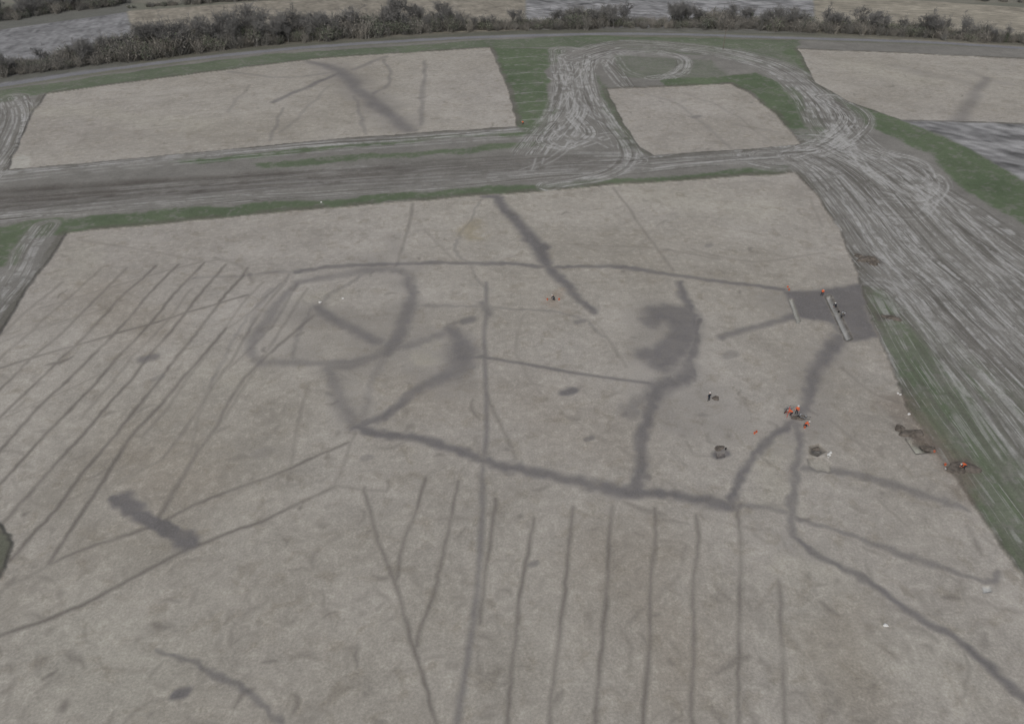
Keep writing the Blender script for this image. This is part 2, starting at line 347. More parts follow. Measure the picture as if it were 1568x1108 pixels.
for xk,yt,yb,v in ((-110,430,600,.5),(-60,430,600,.5),(-15,410,640,.6),(32,408,690,.75),(78,404,720,.85),(122,402,735,.9),(166,400,780,.9),(190,440,640,.4),(212,402,800,.9),(256,408,860,.95),(300,430,660,.45),(345,430,700,.5),(392,440,640,.45)):
    q=np.array(g(xk,560)); uu=dv/np.hypot(*dv)
    def at(yv):
        lo,hi=-200,200
        for _ in range(40):
            mid=(lo+hi)/2; p=q+uu*mid
            z=p[1]*cP+H*sP; vv=CY-F*((p[1]*sP-H*cP)/z)
            if vv<yv: lo=mid
            else: hi=mid
        return q+uu*lo
    p0=at(yt); p1=at(yb); pp=[p0*(1-t)+p1*t+np.array([rnd.uniform(-.35,.35),0]) for t in (0,.25,.5,.75,1)]
    stroke(FUR,[tuple(p) for p in pp],.62,v,.4,3,True,.8)
fu([(632,310),(625,350),(605,405)],.9,.55); fu([(940,286),(985,350),(1030,412)],.8,.6)
fu([(1000,350),(960,385),(870,372)],.6,.25); fu([(1060,380),(1150,400),(1260,385)],.8,.35); fu([(870,372),(1000,378),(1100,395)],.7,.4)
fu([(745,600),(768,655),(790,700)],.8,.55); fu([(330,392),(370,405),(385,430)],1,.45)
fu([(1100,280),(1170,275)],.8,.35); fu([(1240,300),(1262,345)],.8,.35); fu([(120,365),(330,400)],.8,.3)
fu([(1290,560),(1340,600),(1380,615)],.8,.4); fu([(1270,640),(1330,690)],.7,.35)
fu([(440,420),(390,470),(350,500)],.7,.45); fu([(1400,900),(1420,930)],1,.3); fu([(650,350),(700,400)],.8,.3)
fu([(920,500),(960,560)],.6,.35); fu([(800,480),(790,540),(830,600)],.6,.3); fu([(960,950),(1010,910),(1040,880)],.7,.4)
for i in range(9):
    y0=160+i*10; stroke(FUR,[(70+i*3,y0),(300,y0-20),(420+i*8,y0-30)],.6,.3,.5,2)
fm=vn(X/6,Y/6,56)*.6+vn(X/2,Y/2,57)*.4
FUR*=np.clip(.45+1.0*fm,0,1.15)
for i in range(1700):
    u=rnd.uniform(-50,1620); v=rnd.choice([rnd.uniform(290,1150),rnd.uniform(600,1150),rnd.uniform(90,240)])
    x_,y_=g(u,v); a=rnd.uniform(0,6.28); L=rnd.uniform(.2,1.5)*(2 if rnd.random()<.12 else 1)
    c=rnd.uniform(-1,1)
    pts=[(x_,y_),(x_+L*math.cos(a),y_+L*math.sin(a)),(x_+L*math.cos(a)+L*math.cos(a+c),y_+L*math.sin(a)+L*math.sin(a+c))]
    w0=rnd.uniform(.3,1.0); stroke(FUR,pts,[w0*.5,w0,w0*.4],rnd.uniform(.12,.45)*(1.3 if L>2 else 1)+(.35 if rnd.random()<.1 else 0),.4,2,True,1.6)
DIT*=(.78+.35*fm)
HAL=HAL*(1-np.clip(DIT,0,1))
DIT=DIT+HAL*.75
DIT*=STR; FUR*=STR
# ---------------------------------------------------------------- excavated slots (real depressions)
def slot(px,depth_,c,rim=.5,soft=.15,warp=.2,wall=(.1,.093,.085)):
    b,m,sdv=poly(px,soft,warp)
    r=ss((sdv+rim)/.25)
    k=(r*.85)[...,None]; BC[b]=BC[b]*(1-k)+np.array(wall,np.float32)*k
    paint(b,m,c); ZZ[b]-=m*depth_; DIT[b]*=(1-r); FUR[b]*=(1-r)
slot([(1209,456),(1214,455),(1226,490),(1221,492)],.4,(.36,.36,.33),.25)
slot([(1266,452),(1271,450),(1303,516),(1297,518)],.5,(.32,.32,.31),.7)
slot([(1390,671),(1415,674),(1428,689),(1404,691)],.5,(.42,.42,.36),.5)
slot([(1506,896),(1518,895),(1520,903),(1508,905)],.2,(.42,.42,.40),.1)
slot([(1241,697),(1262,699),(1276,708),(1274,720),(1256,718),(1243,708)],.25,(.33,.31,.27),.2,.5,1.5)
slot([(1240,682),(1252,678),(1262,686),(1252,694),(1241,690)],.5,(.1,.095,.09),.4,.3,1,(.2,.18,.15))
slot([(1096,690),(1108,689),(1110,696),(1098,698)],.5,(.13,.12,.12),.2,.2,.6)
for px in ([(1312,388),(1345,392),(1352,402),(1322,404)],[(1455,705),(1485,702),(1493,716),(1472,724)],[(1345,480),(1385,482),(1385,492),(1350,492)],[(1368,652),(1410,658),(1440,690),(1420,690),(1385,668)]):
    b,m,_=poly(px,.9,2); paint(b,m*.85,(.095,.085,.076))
for px,w_,c,v in (([(1390,615),(1440,690),(1475,730)],5,(.18,.145,.115),.45),([(470,458),(530,452)],4,(.35,.33,.28),.5),([(640,535),(670,540)],3.5,(.39,.365,.30),.6),([(1180,690),(1210,760)],5,(.38,.36,.3),.4),([(1250,870),(1180,870)],4,(.40,.375,.32),.4),([(720,345),(730,360)],5,(.26,.225,.15),.6),([(860,445),(840,462)],3,(.26,.2,.15),.5),([(330,570),(370,580)],6,(.38,.36,.31),.4),([(1000,300),(1180,320)],12,(.38,.36,.3),.35),([(130,380),(120,420)],8,(.38,.36,.3),.3),([(1450,1020),(1300,1000),(1250,920)],10,(.38,.36,.31),.4),([(100,980),(200,1050)],14,(.375,.36,.31),.4),([(80,165),(300,190)],10,(.38,.36,.3),.35),([(1300,100),(1400,120)],16,(.38,.36,.3),.35),
  ([(200,690),(280,740)],10,(.25,.22,.178),.5),([(950,850),(1050,1000)],12,(.262,.23,.187),.45),([(150,440),(220,500)],12,(.262,.23,.187),.4),([(1290,960),(1330,1060)],8,(.25,.22,.178),.45),([(700,620),(620,600)],9,(.275,.243,.2),.3),([(820,620),(950,680)],12,(.275,.243,.2),.3)):
    t_=Z(); stroke(t_,px,w_,v,w_*.5,2,False,6); k=t_[...,None]; BC=BC*(1-k)+np.array(c,np.float32)*k
for a_ in FL: a_[2]*=(1-STR)
print('masks',time.time()-T0, X.shape)
# ---------------------------------------------------------------- build ground mesh
me=bpy.data.meshes.new('ground')
nv=NR*NC
coarr=np.stack([X,Y,ZZ],-1).reshape(-1).astype(np.float32)
me.vertices.add(nv); me.vertices.foreach_set('co',coarr)
ii=(np.arange(NR-1)[:,None]*NC+np.arange(NC-1)[None,:]).astype(np.int32)
q=np.stack([ii,ii+1,ii+NC+1,ii+NC],-1).reshape(-1)
nf=(NR-1)*(NC-1)
me.loops.add(nf*4); me.loops.foreach_set('vertex_index',q)
me.polygons.add(nf); me.polygons.foreach_set('loop_start',np.arange(0,nf*4,4,dtype=np.int32))
me.update(calc_edges=True)
def cattr(name,arr3):
    at=me.attributes.new(name,'FLOAT_COLOR','POINT')
    a=np.ones((nv,4),np.float32); a[:,:3]=arr3.reshape(-1,3); at.data.foreach_set('color',a.reshape(-1))
cattr('basecol',BC); cattr('soil',np.stack([DIT,FUR,STR],-1))
for i,a_ in enumerate(FL):
    at=me.attributes.new('flow%d'%i,'FLOAT_VECTOR','POINT'); at.data.foreach_set('vector',np.stack(a_,-1).reshape(-1))
ground=bpy.data.objects.new('ground',me); scene.collection.objects.link(ground)
print('mesh',time.time()-T0)
def newmat(name):
    m=bpy.data.materials.new(name); m.use_nodes=True
    n=m.node_tree; bs=n.nodes['Principled BSDF']; bs.inputs['Roughness'].default_value=.95
    bs.inputs['Specular IOR Level'].default_value=.1
    return m,n,bs
def nmath(n,op,a,b=None,c=None,clamp=False):
    x=n.nodes.new('ShaderNodeMath'); x.operation=op; x.use_clamp=clamp
    for i,v in enumerate((a,b,c)):
        if v is None: continue
        if isinstance(v,(int,float)): x.inputs[i].default_value=v
        else: n.links.new(v,x.inputs[i])
    return x.outputs[0]
def noise(n,tc,scale,detail=4,rough=.6,dist=0):
    x=n.nodes.new('ShaderNodeTexNoise'); x.inputs['Scale'].default_value=scale; x.inputs['Detail'].default_value=detail
    x.inputs['Roughness'].default_value=rough; x.inputs['Distortion'].default_value=dist
    n.links.new(tc,x.inputs['Vector']); return x.outputs['Fac']
def mixc(n,f_,a,b,mode='MIX'):
    x=n.nodes.new('ShaderNodeMix'); x.data_type='RGBA'; x.blend_type=mode
    for s,v in ((x.inputs[0],f_),(x.inputs[6],a),(x.inputs[7],b)):
        if isinstance(v,(int,float)): s.default_value=v
        elif isinstance(v,tuple): s.default_value=v+(1,)
        else: n.links.new(v,s)
    return x.outputs[2]
def mrange(n,v,a,b,c=0,d_=1,lin=False):
    x=n.nodes.new('ShaderNodeMapRange'); x.interpolation_type='LINEAR' if lin else 'SMOOTHSTEP'
    n.links.new(v,x.inputs[0])
    for i,q_ in enumerate((a,b,c,d_)): x.inputs[i+1].default_value=q_
    return x.outputs[0]
def cxyz(n,a,b,c):
    x=n.nodes.new('ShaderNodeCombineXYZ')
    for i,v in enumerate((a,b,c)):
        if isinstance(v,(int,float)): x.inputs[i].default_value=v
        else: n.links.new(v,x.inputs[i])
    return x.outputs[0]
gm,n,bs=newmat('ground_soil')
tc=n.nodes.new('ShaderNodeTexCoord').outputs['Object']
ba=n.nodes.new('ShaderNodeAttribute'); ba.attribute_name='basecol'
sa=n.nodes.new('ShaderNodeAttribute'); sa.attribute_name='soil'
sp=n.nodes.new('ShaderNodeSeparateColor'); n.links.new(sa.outputs['Color'],sp.inputs[0])
n1=noise(n,tc,.12,5,.6,.3); n2=noise(n,tc,.8,8,.66,0); n3=noise(n,tc,3.2,6,.75,0); n4=noise(n,tc,.3,8,.68,.5)
col=ba.outputs['Color']
for i in range(3):
    fa=n.nodes.new('ShaderNodeAttribute'); fa.attribute_name='flow%d'%i
    sx=n.nodes.new('ShaderNodeSeparateXYZ'); n.links.new(fa.outputs['Vector'],sx.inputs[0])
    T_,S_,E_=sx.outputs
    v1=cxyz(n,nmath(n,'MULTIPLY',T_,.36),nmath(n,'MULTIPLY',S_,.012),i*7.3)
    v2=cxyz(n,nmath(n,'MULTIPLY',T_,.7),nmath(n,'MULTIPLY',S_,.022),i*3.1+20)
    a1=noise(n,v1,1,2.0,.5); a2=noise(n,v2,1,2,.5)
    r1=mrange(n,nmath(n,'ABSOLUTE',nmath(n,'SUBTRACT',a1,.5)),.01,.034,1,0)
    r2=mrange(n,nmath(n,'ABSOLUTE',nmath(n,'SUBTRACT',a2,.47)),.01,.036,1,0)
    br=mrange(n,noise(n,tc,.16+.06*i,5,.7),.40,.56)
    dk=nmath(n,'MULTIPLY',nmath(n,'MULTIPLY',mrange(n,a2,.52,.64),E_),.55)
    col=mixc(n,dk,col,(.105,.098,.086))
    ln=nmath(n,'MULTIPLY',nmath(n,'MULTIPLY',nmath(n,'MAXIMUM',r1,nmath(n,'MULTIPLY',r2,.7)),E_),nmath(n,'MULTIPLY',br,.75))
    col=mixc(n,ln,col,(.40,.395,.38))  # pale tyre lines: wet glint mixed into the base colour
st=nmath(n,'MULTIPLY',mrange(n,n4,.5,.68),nmath(n,'MULTIPLY',sp.outputs[2],.5))
col=mixc(n,st,col,(.225,.2,.16))
pl=nmath(n,'MULTIPLY',mrange(n,n2,.52,.66),nmath(n,'MULTIPLY',sp.outputs[2],.25))
col=mixc(n,pl,col,(.40,.38,.33))
f1=nmath(n,'ADD',sp.outputs[1],nmath(n,'MULTIPLY',nmath(n,'SUBTRACT',n2,.5),1.1))
f1=nmath(n,'MULTIPLY',mrange(n,f1,.0,.95,0,1,True),.88)
f1=nmath(n,'MULTIPLY',f1,mrange(n,sp.outputs[1],0,.12))
col=mixc(n,f1,col,(.158,.144,.128))
d1=nmath(n,'ADD',sp.outputs[0],nmath(n,'MULTIPLY',nmath(n,'SUBTRACT',n2,.5),1.0))
d1=nmath(n,'MULTIPLY',mrange(n,d1,.0,.95,0,1,True),.92)
d1=nmath(n,'MULTIPLY',d1,mrange(n,sp.outputs[0],0,.12))
col=mixc(n,d1,col,(.142,.135,.134))
v=nmath(n,'ADD',nmath(n,'MULTIPLY',nmath(n,'SUBTRACT',n2,.5),.6),nmath(n,'MULTIPLY',nmath(n,'SUBTRACT',n3,.5),.85))
v=nmath(n,'ADD',v,nmath(n,'MULTIPLY',nmath(n,'SUBTRACT',n1,.5),.45))
v=nmath(n,'ADD',v,1.0)
vc=n.nodes.new('ShaderNodeCombineColor')
for i in range(3): n.links.new(v,vc.inputs[i])
col=mixc(n,1.0,col,vc.outputs[0],'MULTIPLY')
n.links.new(col,bs.inputs['Base Color'])
bp=n.nodes.new('ShaderNodeBump'); bp.inputs['Strength'].default_value=.4; bp.inputs['Distance'].default_value=.1
n.links.new(nmath(n,'ADD',n2,nmath(n,'MULTIPLY',n3,.5)),bp.inputs['Height']); n.links.new(bp.outputs[0],bs.inputs['Normal'])
me.materials.append(gm)
def smat(name,c,var=.25,sc=2,rough=.9):
    m,n,bs=newmat(name); bs.inputs['Roughness'].default_value=rough
    t=n.nodes.new('ShaderNodeTexCoord').outputs['Object']; ns=noise(n,t,sc,4)
    lo=tuple(x*(1-var) for x in c); hi=tuple(min(1,x*(1+var)) for x in c)
    n.links.new(mixc(n,mrange(n,ns,.3,.7),lo,hi),bs.inputs['Base Color']); return m
def vmat(name,c,c2):
    m,n,bs=newmat(name)
    oi=n.nodes.new('ShaderNodeObjectInfo').outputs['Random']
    t=n.nodes.new('ShaderNodeTexCoord').outputs['Object']; ns=noise(n,t,.6,3)
    c_=mixc(n,oi,c,c2); c_=mixc(n,mrange(n,ns,.35,.65,0,.4),c_,(.11,.11,.105))
    n.links.new(c_,bs.inputs['Base Color']); return m
M_bark=vmat('bark_twigs',(.22,.215,.205),(.17,.167,.16))  # twig and leaf colours here lightened, distance haze put into albedo
M_bush=vmat('hedge_twigs',(.29,.27,.235),(.20,.195,.18))
M_ivy=vmat('evergreen_leaf',(.13,.155,.10),(.12,.135,.10))
M_or=smat('hivis_orange',(.7,.14,.05),.15,6); M_dk=smat('dark_workwear',(.03,.035,.045),.3,6)
M_skin=smat('skin',(.5,.32,.24),.1,8); M_wh=smat('white_plastic',(.6,.6,.58),.1,6,.5); M_boot=smat('boot_rubber',(.03,.028,.025),.2)
M_blk=smat('black_bucket_plastic',(.03,.03,.03),.2,4,.5); M_met=smat('galvanised_metal',(.35,.36,.37),.2,5,.45)
M_soil=smat('spoil_soil',(.12,.105,.09),.35,1.5); M_red=smat('red_paint',(.55,.05,.03),.2,5,.5); M_wood=smat('pole_wood',(.14,.12,.1),.3,2)
# ---------------------------------------------------------------- mesh helpers
class MB:
    def __init__(s): s.v=[];s.f=[];s.m=[]
    def tube(s,a,b,r0,r1,sides=3,mat=0,cap=False):
        a=Vector(a);b=Vector(b); d_=(b-a)
        if d_.length<1e-6: return
        z=d_.normalized(); x=z.orthogonal().normalized(); y=z.cross(x)
        i0=len(s.v)
        for p,r in ((a,r0),(b,r1)):
            for k in range(sides):
                t=2*math.pi*k/sides; s.v.append(p+(x*math.cos(t)+y*math.sin(t))*r)
        for k in range(sides):
            k2=(k+1)%sides; s.f.append((i0+k,i0+k2,i0+sides+k2,i0+sides+k)); s.m.append(mat)
        if cap:
            s.f.append(tuple(range(i0+sides,i0+2*sides))); s.m.append(mat)
            s.f.append(tuple(range(i0+sides-1,i0-1,-1))); s.m.append(mat)
    def tri(s,a,b,c,mat=0):
        i=len(s.v); s.v+= [Vector(a),Vector(b),Vector(c)]; s.f.append((i,i+1,i+2)); s.m.append(mat)
    def ell(s,c,r,mat=0,nu=8,nv_=6,fn=None):
        i0=len(s.v)
        for j in range(nv_+1):
            ph=math.pi*j/nv_
            for k in range(nu):
                th=2*math.pi*k/nu
                p=Vector((math.sin(ph)*math.cos(th)*r[0],math.sin(ph)*math.sin(th)*r[1],math.cos(ph)*r[2]))
                if fn: p=fn(p)
                s.v.append(Vector(c)+p)
        for j in range(nv_):
            for k in range(nu):
                k2=(k+1)%nu; s.f.append((i0+j*nu+k,i0+(j+1)*nu+k,i0+(j+1)*nu+k2,i0+j*nu+k2)); s.m.append(mat)
    def mesh(s,name,mats):
        m=bpy.data.meshes.new(name); m.from_pydata([tuple(v) for v in s.v],[],s.f); m.update()
        for x in mats: m.materials.append(x)
        m.polygons.foreach_set('material_index',s.m); return m
def add(name,me_,loc,rz=0,sc=1,parent=None):
    ob=bpy.data.objects.new(name,me_); scene.collection.objects.link(ob)
    ob.location=loc; ob.rotation_euler=(0,0,rz)
    ob.scale=(sc,)*3 if isinstance(sc,(int,float)) else sc
    if parent: ob.parent=parent
    return ob
# ---------------------------------------------------------------- trees
def rv(r): return Vector((r.gauss(0,1),r.gauss(0,1),r.gauss(0,1))).normalized()
def tree_mesh(seed,ivy=False):
    r=random.Random(seed); b=MB()
    def grow(p,dr,L,rad,lv):
        segs=3 if lv<2 else 2; q=p; pts=[(q,rad)]
        for i in range(segs):
            dr=(dr+rv(r)*.18+Vector((0,0,.08))).normalized(); q2=q+dr*L/segs
            ra=rad*(1-.28*i); rb=rad*(1-.28*(i+1))
            b.tube(q,q2,max(ra,.03),max(rb,.026),5 if lv==0 else 3,0); q=q2; pts.append((q,rb))
        if lv>=4: return
        nch=(9,5,5,4)[lv]
        for i in range(nch):
            t=r.uniform(.3 if lv==0 else .25,1); k=min(int(t*segs),segs-1); ft=t*segs-k
            pp=pts[k][0].lerp(pts[k+1][0],ft)
            a=rv(r); a.z=abs(a.z)*.6 if lv<2 else a.z*.7
            nd=(dr*.7+a*1.0).normalized()
            grow(pp,nd,L*r.uniform(.45,.72),rad*.5,lv+1)
    grow(Vector((0,0,0)),Vector((0,0,1)),6.5,.28,0)
    if ivy:
        for i in range(500):
            z=r.uniform(.5,7); th=r.uniform(0,6.28); rr=r.uniform(.2,1.1)
            c=Vector((rr*math.cos(th),rr*math.sin(th),z)); b.tri(c,c+rv(r)*.35,c+rv(r)*.35,1)
    return b.mesh('bare_tree',[M_bark,M_ivy])
def bush_mesh(seed,green=False):
    r=random.Random(seed); b=MB()
    lobes=[(Vector((r.uniform(-1.8,1.8),r.uniform(-1.2,1.2),0)),r.uniform(1.2,3.8)) for _ in range(6)]
    for i in range(150):
        c,hh=r.choice(lobes)
        p=c+Vector((r.gauss(0,.35),r.gauss(0,.35),0))
        d_=Vector((r.gauss(0,.42),r.gauss(0,.42),1)).normalized(); L=hh*r.uniform(.5,1.1)
        q=p+d_*L; b.tube(p,q,.035,.02,3,0)
        for k in range(4):
            s_=p.lerp(q,r.uniform(.35,1)); e=s_+(rv(r)+Vector((0,0,.5)))*r.uniform(.3,.8)
            b.tri(s_,s_+rv(r)*.06,e,0)
            if r.random()<(.8 if green else .12):
                b.tri(e,e+rv(r)*.3,e+rv(r)*.3,1 if green else 0)
    return b.mesh('bush',[M_bush,M_ivy])
TM=[tree_mesh(i,ivy=(i%3==1)) for i in range(7)]
BM=[bush_mesh(50+i,i%4==0) for i in range(8)]
def empty(name):
    e=bpy.data.objects.new(name,None); scene.collection.objects.link(e); return e
def hedge(pts,n_,dep,smin,smax,trees=0,tmin=.8,tmax=1.2,name='hedgerow'):
    e=empty(name); G=[g(*p) for p in pts]
    L=[0]
    for a,b in zip(G[:-1],G[1:]): L.append(L[-1]+math.dist(a,b))
    def at(s):
        for i in range(len(G)-1):
            if s<=L[i+1]:
                t=(s-L[i])/(L[i+1]-L[i]); a,b=G[i],G[i+1]
                dx,dy=b[0]-a[0],b[1]-a[1]; l=math.hypot(dx,dy)
                return a[0]+dx*t,a[1]+dy*t,-dy/l,dx/l
        return G[-1][0],G[-1][1],0,1
    for i in range(n_):
        x,y,nx,ny=at(rnd.uniform(0,L[-1])); o_=rnd.uniform(0,dep)
        s_=rnd.uniform(smin,smax)*(.45+1.1*float(vn(np.array([x/14]),np.array([y/14.]),77)[0]))
        add('bush',rnd.choice(BM),(x+nx*o_,y+ny*o_,-.1),rnd.uniform(0,6.28),(s_*1.1,s_*1.1,s_),e)
    for i in range(trees):
        x,y,nx,ny=at(rnd.uniform(0,L[-1])); o_=rnd.uniform(0,dep); s_=rnd.uniform(tmin,tmax)
        add('bare_tree',rnd.choice(TM),(x+nx*o_,y+ny*o_,-.1),rnd.uniform(0,6.28),s_)
hedge([(-250,152),(0,118),(225,90)],280,14,1.0,1.8,34,.5,.85)
hedge([(215,90),(400,69),(620,52),(700,48)],320,14,1.0,1.8,75,.6,1.2)
hedge([(700,48),(870,44)],60,5,.7,1.2,8,.5,.8)
hedge([(865,44),(1000,43),(1130,45),(1245,49)],200,12,1.0,1.7,34,.6,1.0)
hedge([(1262,50),(1400,57),(1510,65)],125,9,1.0,1.8,20,.6,.95)
hedge([(1500,64),(1800,82)],100,7,.7,1.3,8,.5,.7)
hedge([(-150,45),(0,35),(90,20),(200,6)],160,30,1.0,1.8,60,.6,1.0,'woodland_edge')
hedge([(196,14),(350,3),(520,-6)],90,4,.7,1.1,10,.5,.8)
hedge([(520,-6),(805,-20),(1245,-14),(1600,8)],200,5,.7,1.1,16,.5,.8)
for yy in (700,900,1250,1700):
    e=empty('distant_trees')
    for i in range(70):
        x=rnd.uniform(-1.3,1.3)*yy; s_=rnd.uniform(.8,1.3)
        add('tree',rnd.choice(TM if i%3==0 else BM),(x,yy+rnd.uniform(-12,12)+60*math.sin(x/300),-.2),rnd.uniform(0,6),s_*(1 if i%3==0 else 2.2),e)
for u,v,s_ in ((372,62,1.45),(352,66,1.25),(405,62,1.2),(615,46,1.5),(232,84,1.25),(245,82,1.15),(545,52,1.0),(680,46,.95),(785,42,.8),(1030,42,.9),(1275,50,.9),(320,72,1.0),(450,60,1.05),(500,58,1.0),(880,40,.9),(1190,44,.9),(270,80,1.0),(430,64,1.1),(1345,54,.8),(1480,62,.8)):
    x,y_=g(u,v); add('bare_tree',TM[(u*7)%7],(x,y_,-.1),u,s_)
def pole_mesh():
    b=MB(); b.tube((0,0,-.5),(0,0,8),.15,.11,8,0,True); b.tube((-1,0,7.4),(1,0,7.4),.06,.06,4,0,True)
    for x in (-.9,-.4,.4,.9): b.tube((x,0,7.45),(x,0,7.65),.05,.04,6,1,True)
    return b.mesh('telegraph_pole',[M_wood,M_wh])
pm=pole_mesh()
for u,v in ((1107,76),):
    x,y_=g(u,v); add('telegraph_pole',pm,(x,y_,0),.2)
# ---------------------------------------------------------------- people
def person_mesh(kind,jacket,seed=0):
    if kind=='stand':
        J=dict(pel=(0,0,.96),sp=(0,.02,1.16),ch=(0,.02,1.38),nk=(0,.03,1.5),h0=(0,.04,1.58),h1=(0,.05,1.72),
          shL=(-.19,.02,1.42),elL=(-.27,.0,1.13),wrL=(-.26,.14,.9),shR=(.19,.02,1.42),elR=(.28,.02,1.14),wrR=(.24,.22,.98),
          hiL=(-.1,0,.9),knL=(-.12,.03,.49),anL=(-.13,0,.09),toL=(-.15,.18,.04),hiR=(.1,0,.9),knR=(.13,.05,.49),anR=(.15,.02,.09),toR=(.19,.2,.04))
    elif kind=='bend':
        J=dict(pel=(0,-.1,.86),sp=(0,.1,1.02),ch=(0,.32,1.1),nk=(0,.46,1.13),h0=(0,.53,1.13),h1=(0,.63,1.04),
          shL=(-.18,.36,1.1),elL=(-.24,.44,.82),wrL=(-.14,.55,.6),shR=(.18,.36,1.1),elR=(.25,.42,.82),wrR=(.12,.58,.52),
          hiL=(-.1,-.1,.82),knL=(-.15,.08,.46),anL=(-.16,-.06,.09),toL=(-.18,.12,.04),hiR=(.1,-.1,.82),knR=(.15,.14,.46),anR=(.17,.1,.09),toR=(.19,.28,.04))
    else:
        J=dict(pel=(0,-.1,.42),sp=(0,0,.6),ch=(0,.16,.78),nk=(0,.25,.87),h0=(0,.3,.93),h1=(0,.38,1.02),
          shL=(-.18,.18,.79),elL=(-.24,.32,.56),wrL=(-.15,.5,.4),shR=(.18,.18,.79),elR=(.25,.34,.55),wrR=(.13,.56,.34),
          hiL=(-.1,-.1,.38),knL=(-.14,.26,.1),anL=(-.14,-.16,.07),toL=(-.14,-.32,.04),hiR=(.1,-.1,.38),knR=(.14,.26,.1),anR=(.14,-.16,.07),toR=(.14,-.32,.04))
    R=dict(pel=.15,sp=.14,ch=.165,nk=.06,h0=.085,h1=.085,shL=.075,shR=.075,elL=.05,elR=.05,wrL=.036,wrR=.036,hiL=.1,hiR=.1,knL=.065,knR=.065,anL=.048,anR=.048,toL=.04,toR=.04)
    E=[('pel','sp'),('sp','ch'),('ch','nk'),('nk','h0'),('h0','h1'),('ch','shL'),('shL','elL'),('elL','wrL'),('ch','shR'),('shR','elR'),('elR','wrR'),('pel','hiL'),('hiL','knL'),('knL','anL'),('anL','toL'),('pel','hiR'),('hiR','knR'),('knR','anR'),('anR','toR')]
    ks=list(J); m=bpy.data.meshes.new('p'); m.from_pydata([J[k] for k in ks],[(ks.index(a),ks.index(b)) for a,b in E],[])
    ob=bpy.data.objects.new('tmp',m); scene.collection.objects.link(ob)
    sk=ob.modifiers.new('s','SKIN'); sk.use_smooth_shade=True
    for i,k in enumerate(ks):
        d_=m.skin_vertices[0].data[i]; d_.radius=(R[k],R[k]*(.72 if k in('pel','sp','ch') else 1)); d_.use_root=(k=='pel')
    sb=ob.modifiers.new('u','SUBSURF'); sb.levels=1
    dg=bpy.context.evaluated_depsgraph_get(); ev=bpy.data.meshes.new_from_object(ob.evaluated_get(dg))
    bpy.data.objects.remove(ob)
    def near(c):
        best=None
        for a,b in E:
            A_,B_=Vector(J[a]),Vector(J[b]); t=max(0,min(1,(c-A_).dot(B_-A_)/(B_-A_).length_squared)); dd=(c-A_.lerp(B_,t)).length
            if best is None or dd<best[0]: best=(dd,a,b,t)
        return best
    mb=MB(); mb.v=[v.co.copy() for v in ev.vertices]
    for p in ev.polygons:
        _,a,b,t=near(p.center)
        if b in('h0','h1') : mi=2
        elif b in('toL','toR') or (b in('anL','anR') and t>.6): mi=3
        elif b[:2] in('hi','kn','an'): mi=1
        elif b in('wrL','wrR') and t>.92: mi=2
        else: mi=0
        mb.f.append(tuple(p.vertices)); mb.m.append(mi)
    h0,h1=Vector(J['h0']),Vector(J['h1']); ax=(h1-h0).normalized(); fw=Vector((0,1,0)) if kind=='stand' else (Vector((0,1,0))-ax*ax.y).normalized()
    q=ax.to_track_quat('Z','Y').to_matrix()
    mb.ell(h1+ax*.02,(1,1,1),4,10,6,lambda p:q@Vector((p.x*.125,p.y*.14,max(p.z,0)*.12)))
    mb.tube(h1-fw*.01+ax*.02,h1+ax*.03,.15,.15,10,4,True)
    mid=h0.lerp(h1,.5); mb.tube(mid+fw*.075,mid+fw*.115-ax*.01,.02,.012,4,2,True)
    for sx in(-1,1): mb.ell(mid+Vector((sx*.088,0,0)),(.015,.02,.03),2,6,4)
    for s_,el,wr in ((-1,'elL','wrL'),(1,'elR','wrR')):
        W_=Vector(J[wr]); dr=(W_-Vector(J[el])).normalized(); side=dr.cross(Vector((0,0,1)));
        side=side.normalized() if side.length>.01 else Vector((1,0,0)); nrm=dr.cross(side)
        pc=W_+dr*.05
        mb.tube(W_,W_+dr*.09,.034,.038,6,2,True)
        for k,L in enumerate((.065,.078,.073,.055)):
            o_=side*(-.027+.018*k); a_=W_+dr*.085+o_; b_=a_+dr*L*.55+nrm*.008; c_=b_+(dr*.6+nrm*.7).normalized()*L*.5
            mb.tube(a_,b_,.009,.0085,5,2,True); mb.tube(b_,c_,.0085,.007,5,2,True)
        a_=pc+side*.03; b_=a_+(dr*.5+side*.8).normalized()*.035; mb.tube(a_,b_,.012,.01,5,2,True); mb.tube(b_,b_+dr*.03,.01,.008,5,2,True)
    return mb.mesh('person',[jacket,M_dk,M_skin,M_boot,M_wh])
PM={k:person_mesh(k,M_or) for k in('stand','bend','kneel')}
PMD=person_mesh('stand',M_dk); PMK=person_mesh('kneel',M_dk)
def bucket_mesh(mat):
    b=MB(); N=14
    b.tube((0,0,0),(0,0,.3),.115,.155,N,0); b.f.append(tuple(range(N-1,-1,-1))); b.m.append(0)
    b.tube((0,0,.3),(0,0,.02),.147,.107,N,0); b.tube((0,0,.295),(0,0,.31),.165,.165,N,0,False)
    b.tube((0,0,.19),(0,0,.2),.132,.132,N,1,True)
    pr=None
    for k in range(9):
        t=math.pi*k/8; p=Vector((math.cos(t)*.16,.1*math.sin(t),.3+.1*math.sin(t)))
        if pr is not None: b.tube(pr,p,.006,.006,4,2)
        pr=p
    return b.mesh('bucket',[mat,M_soil,M_met])
BKo,BKb,BKw=bucket_mesh(M_or),bucket_mesh(M_blk),bucket_mesh(M_wh)
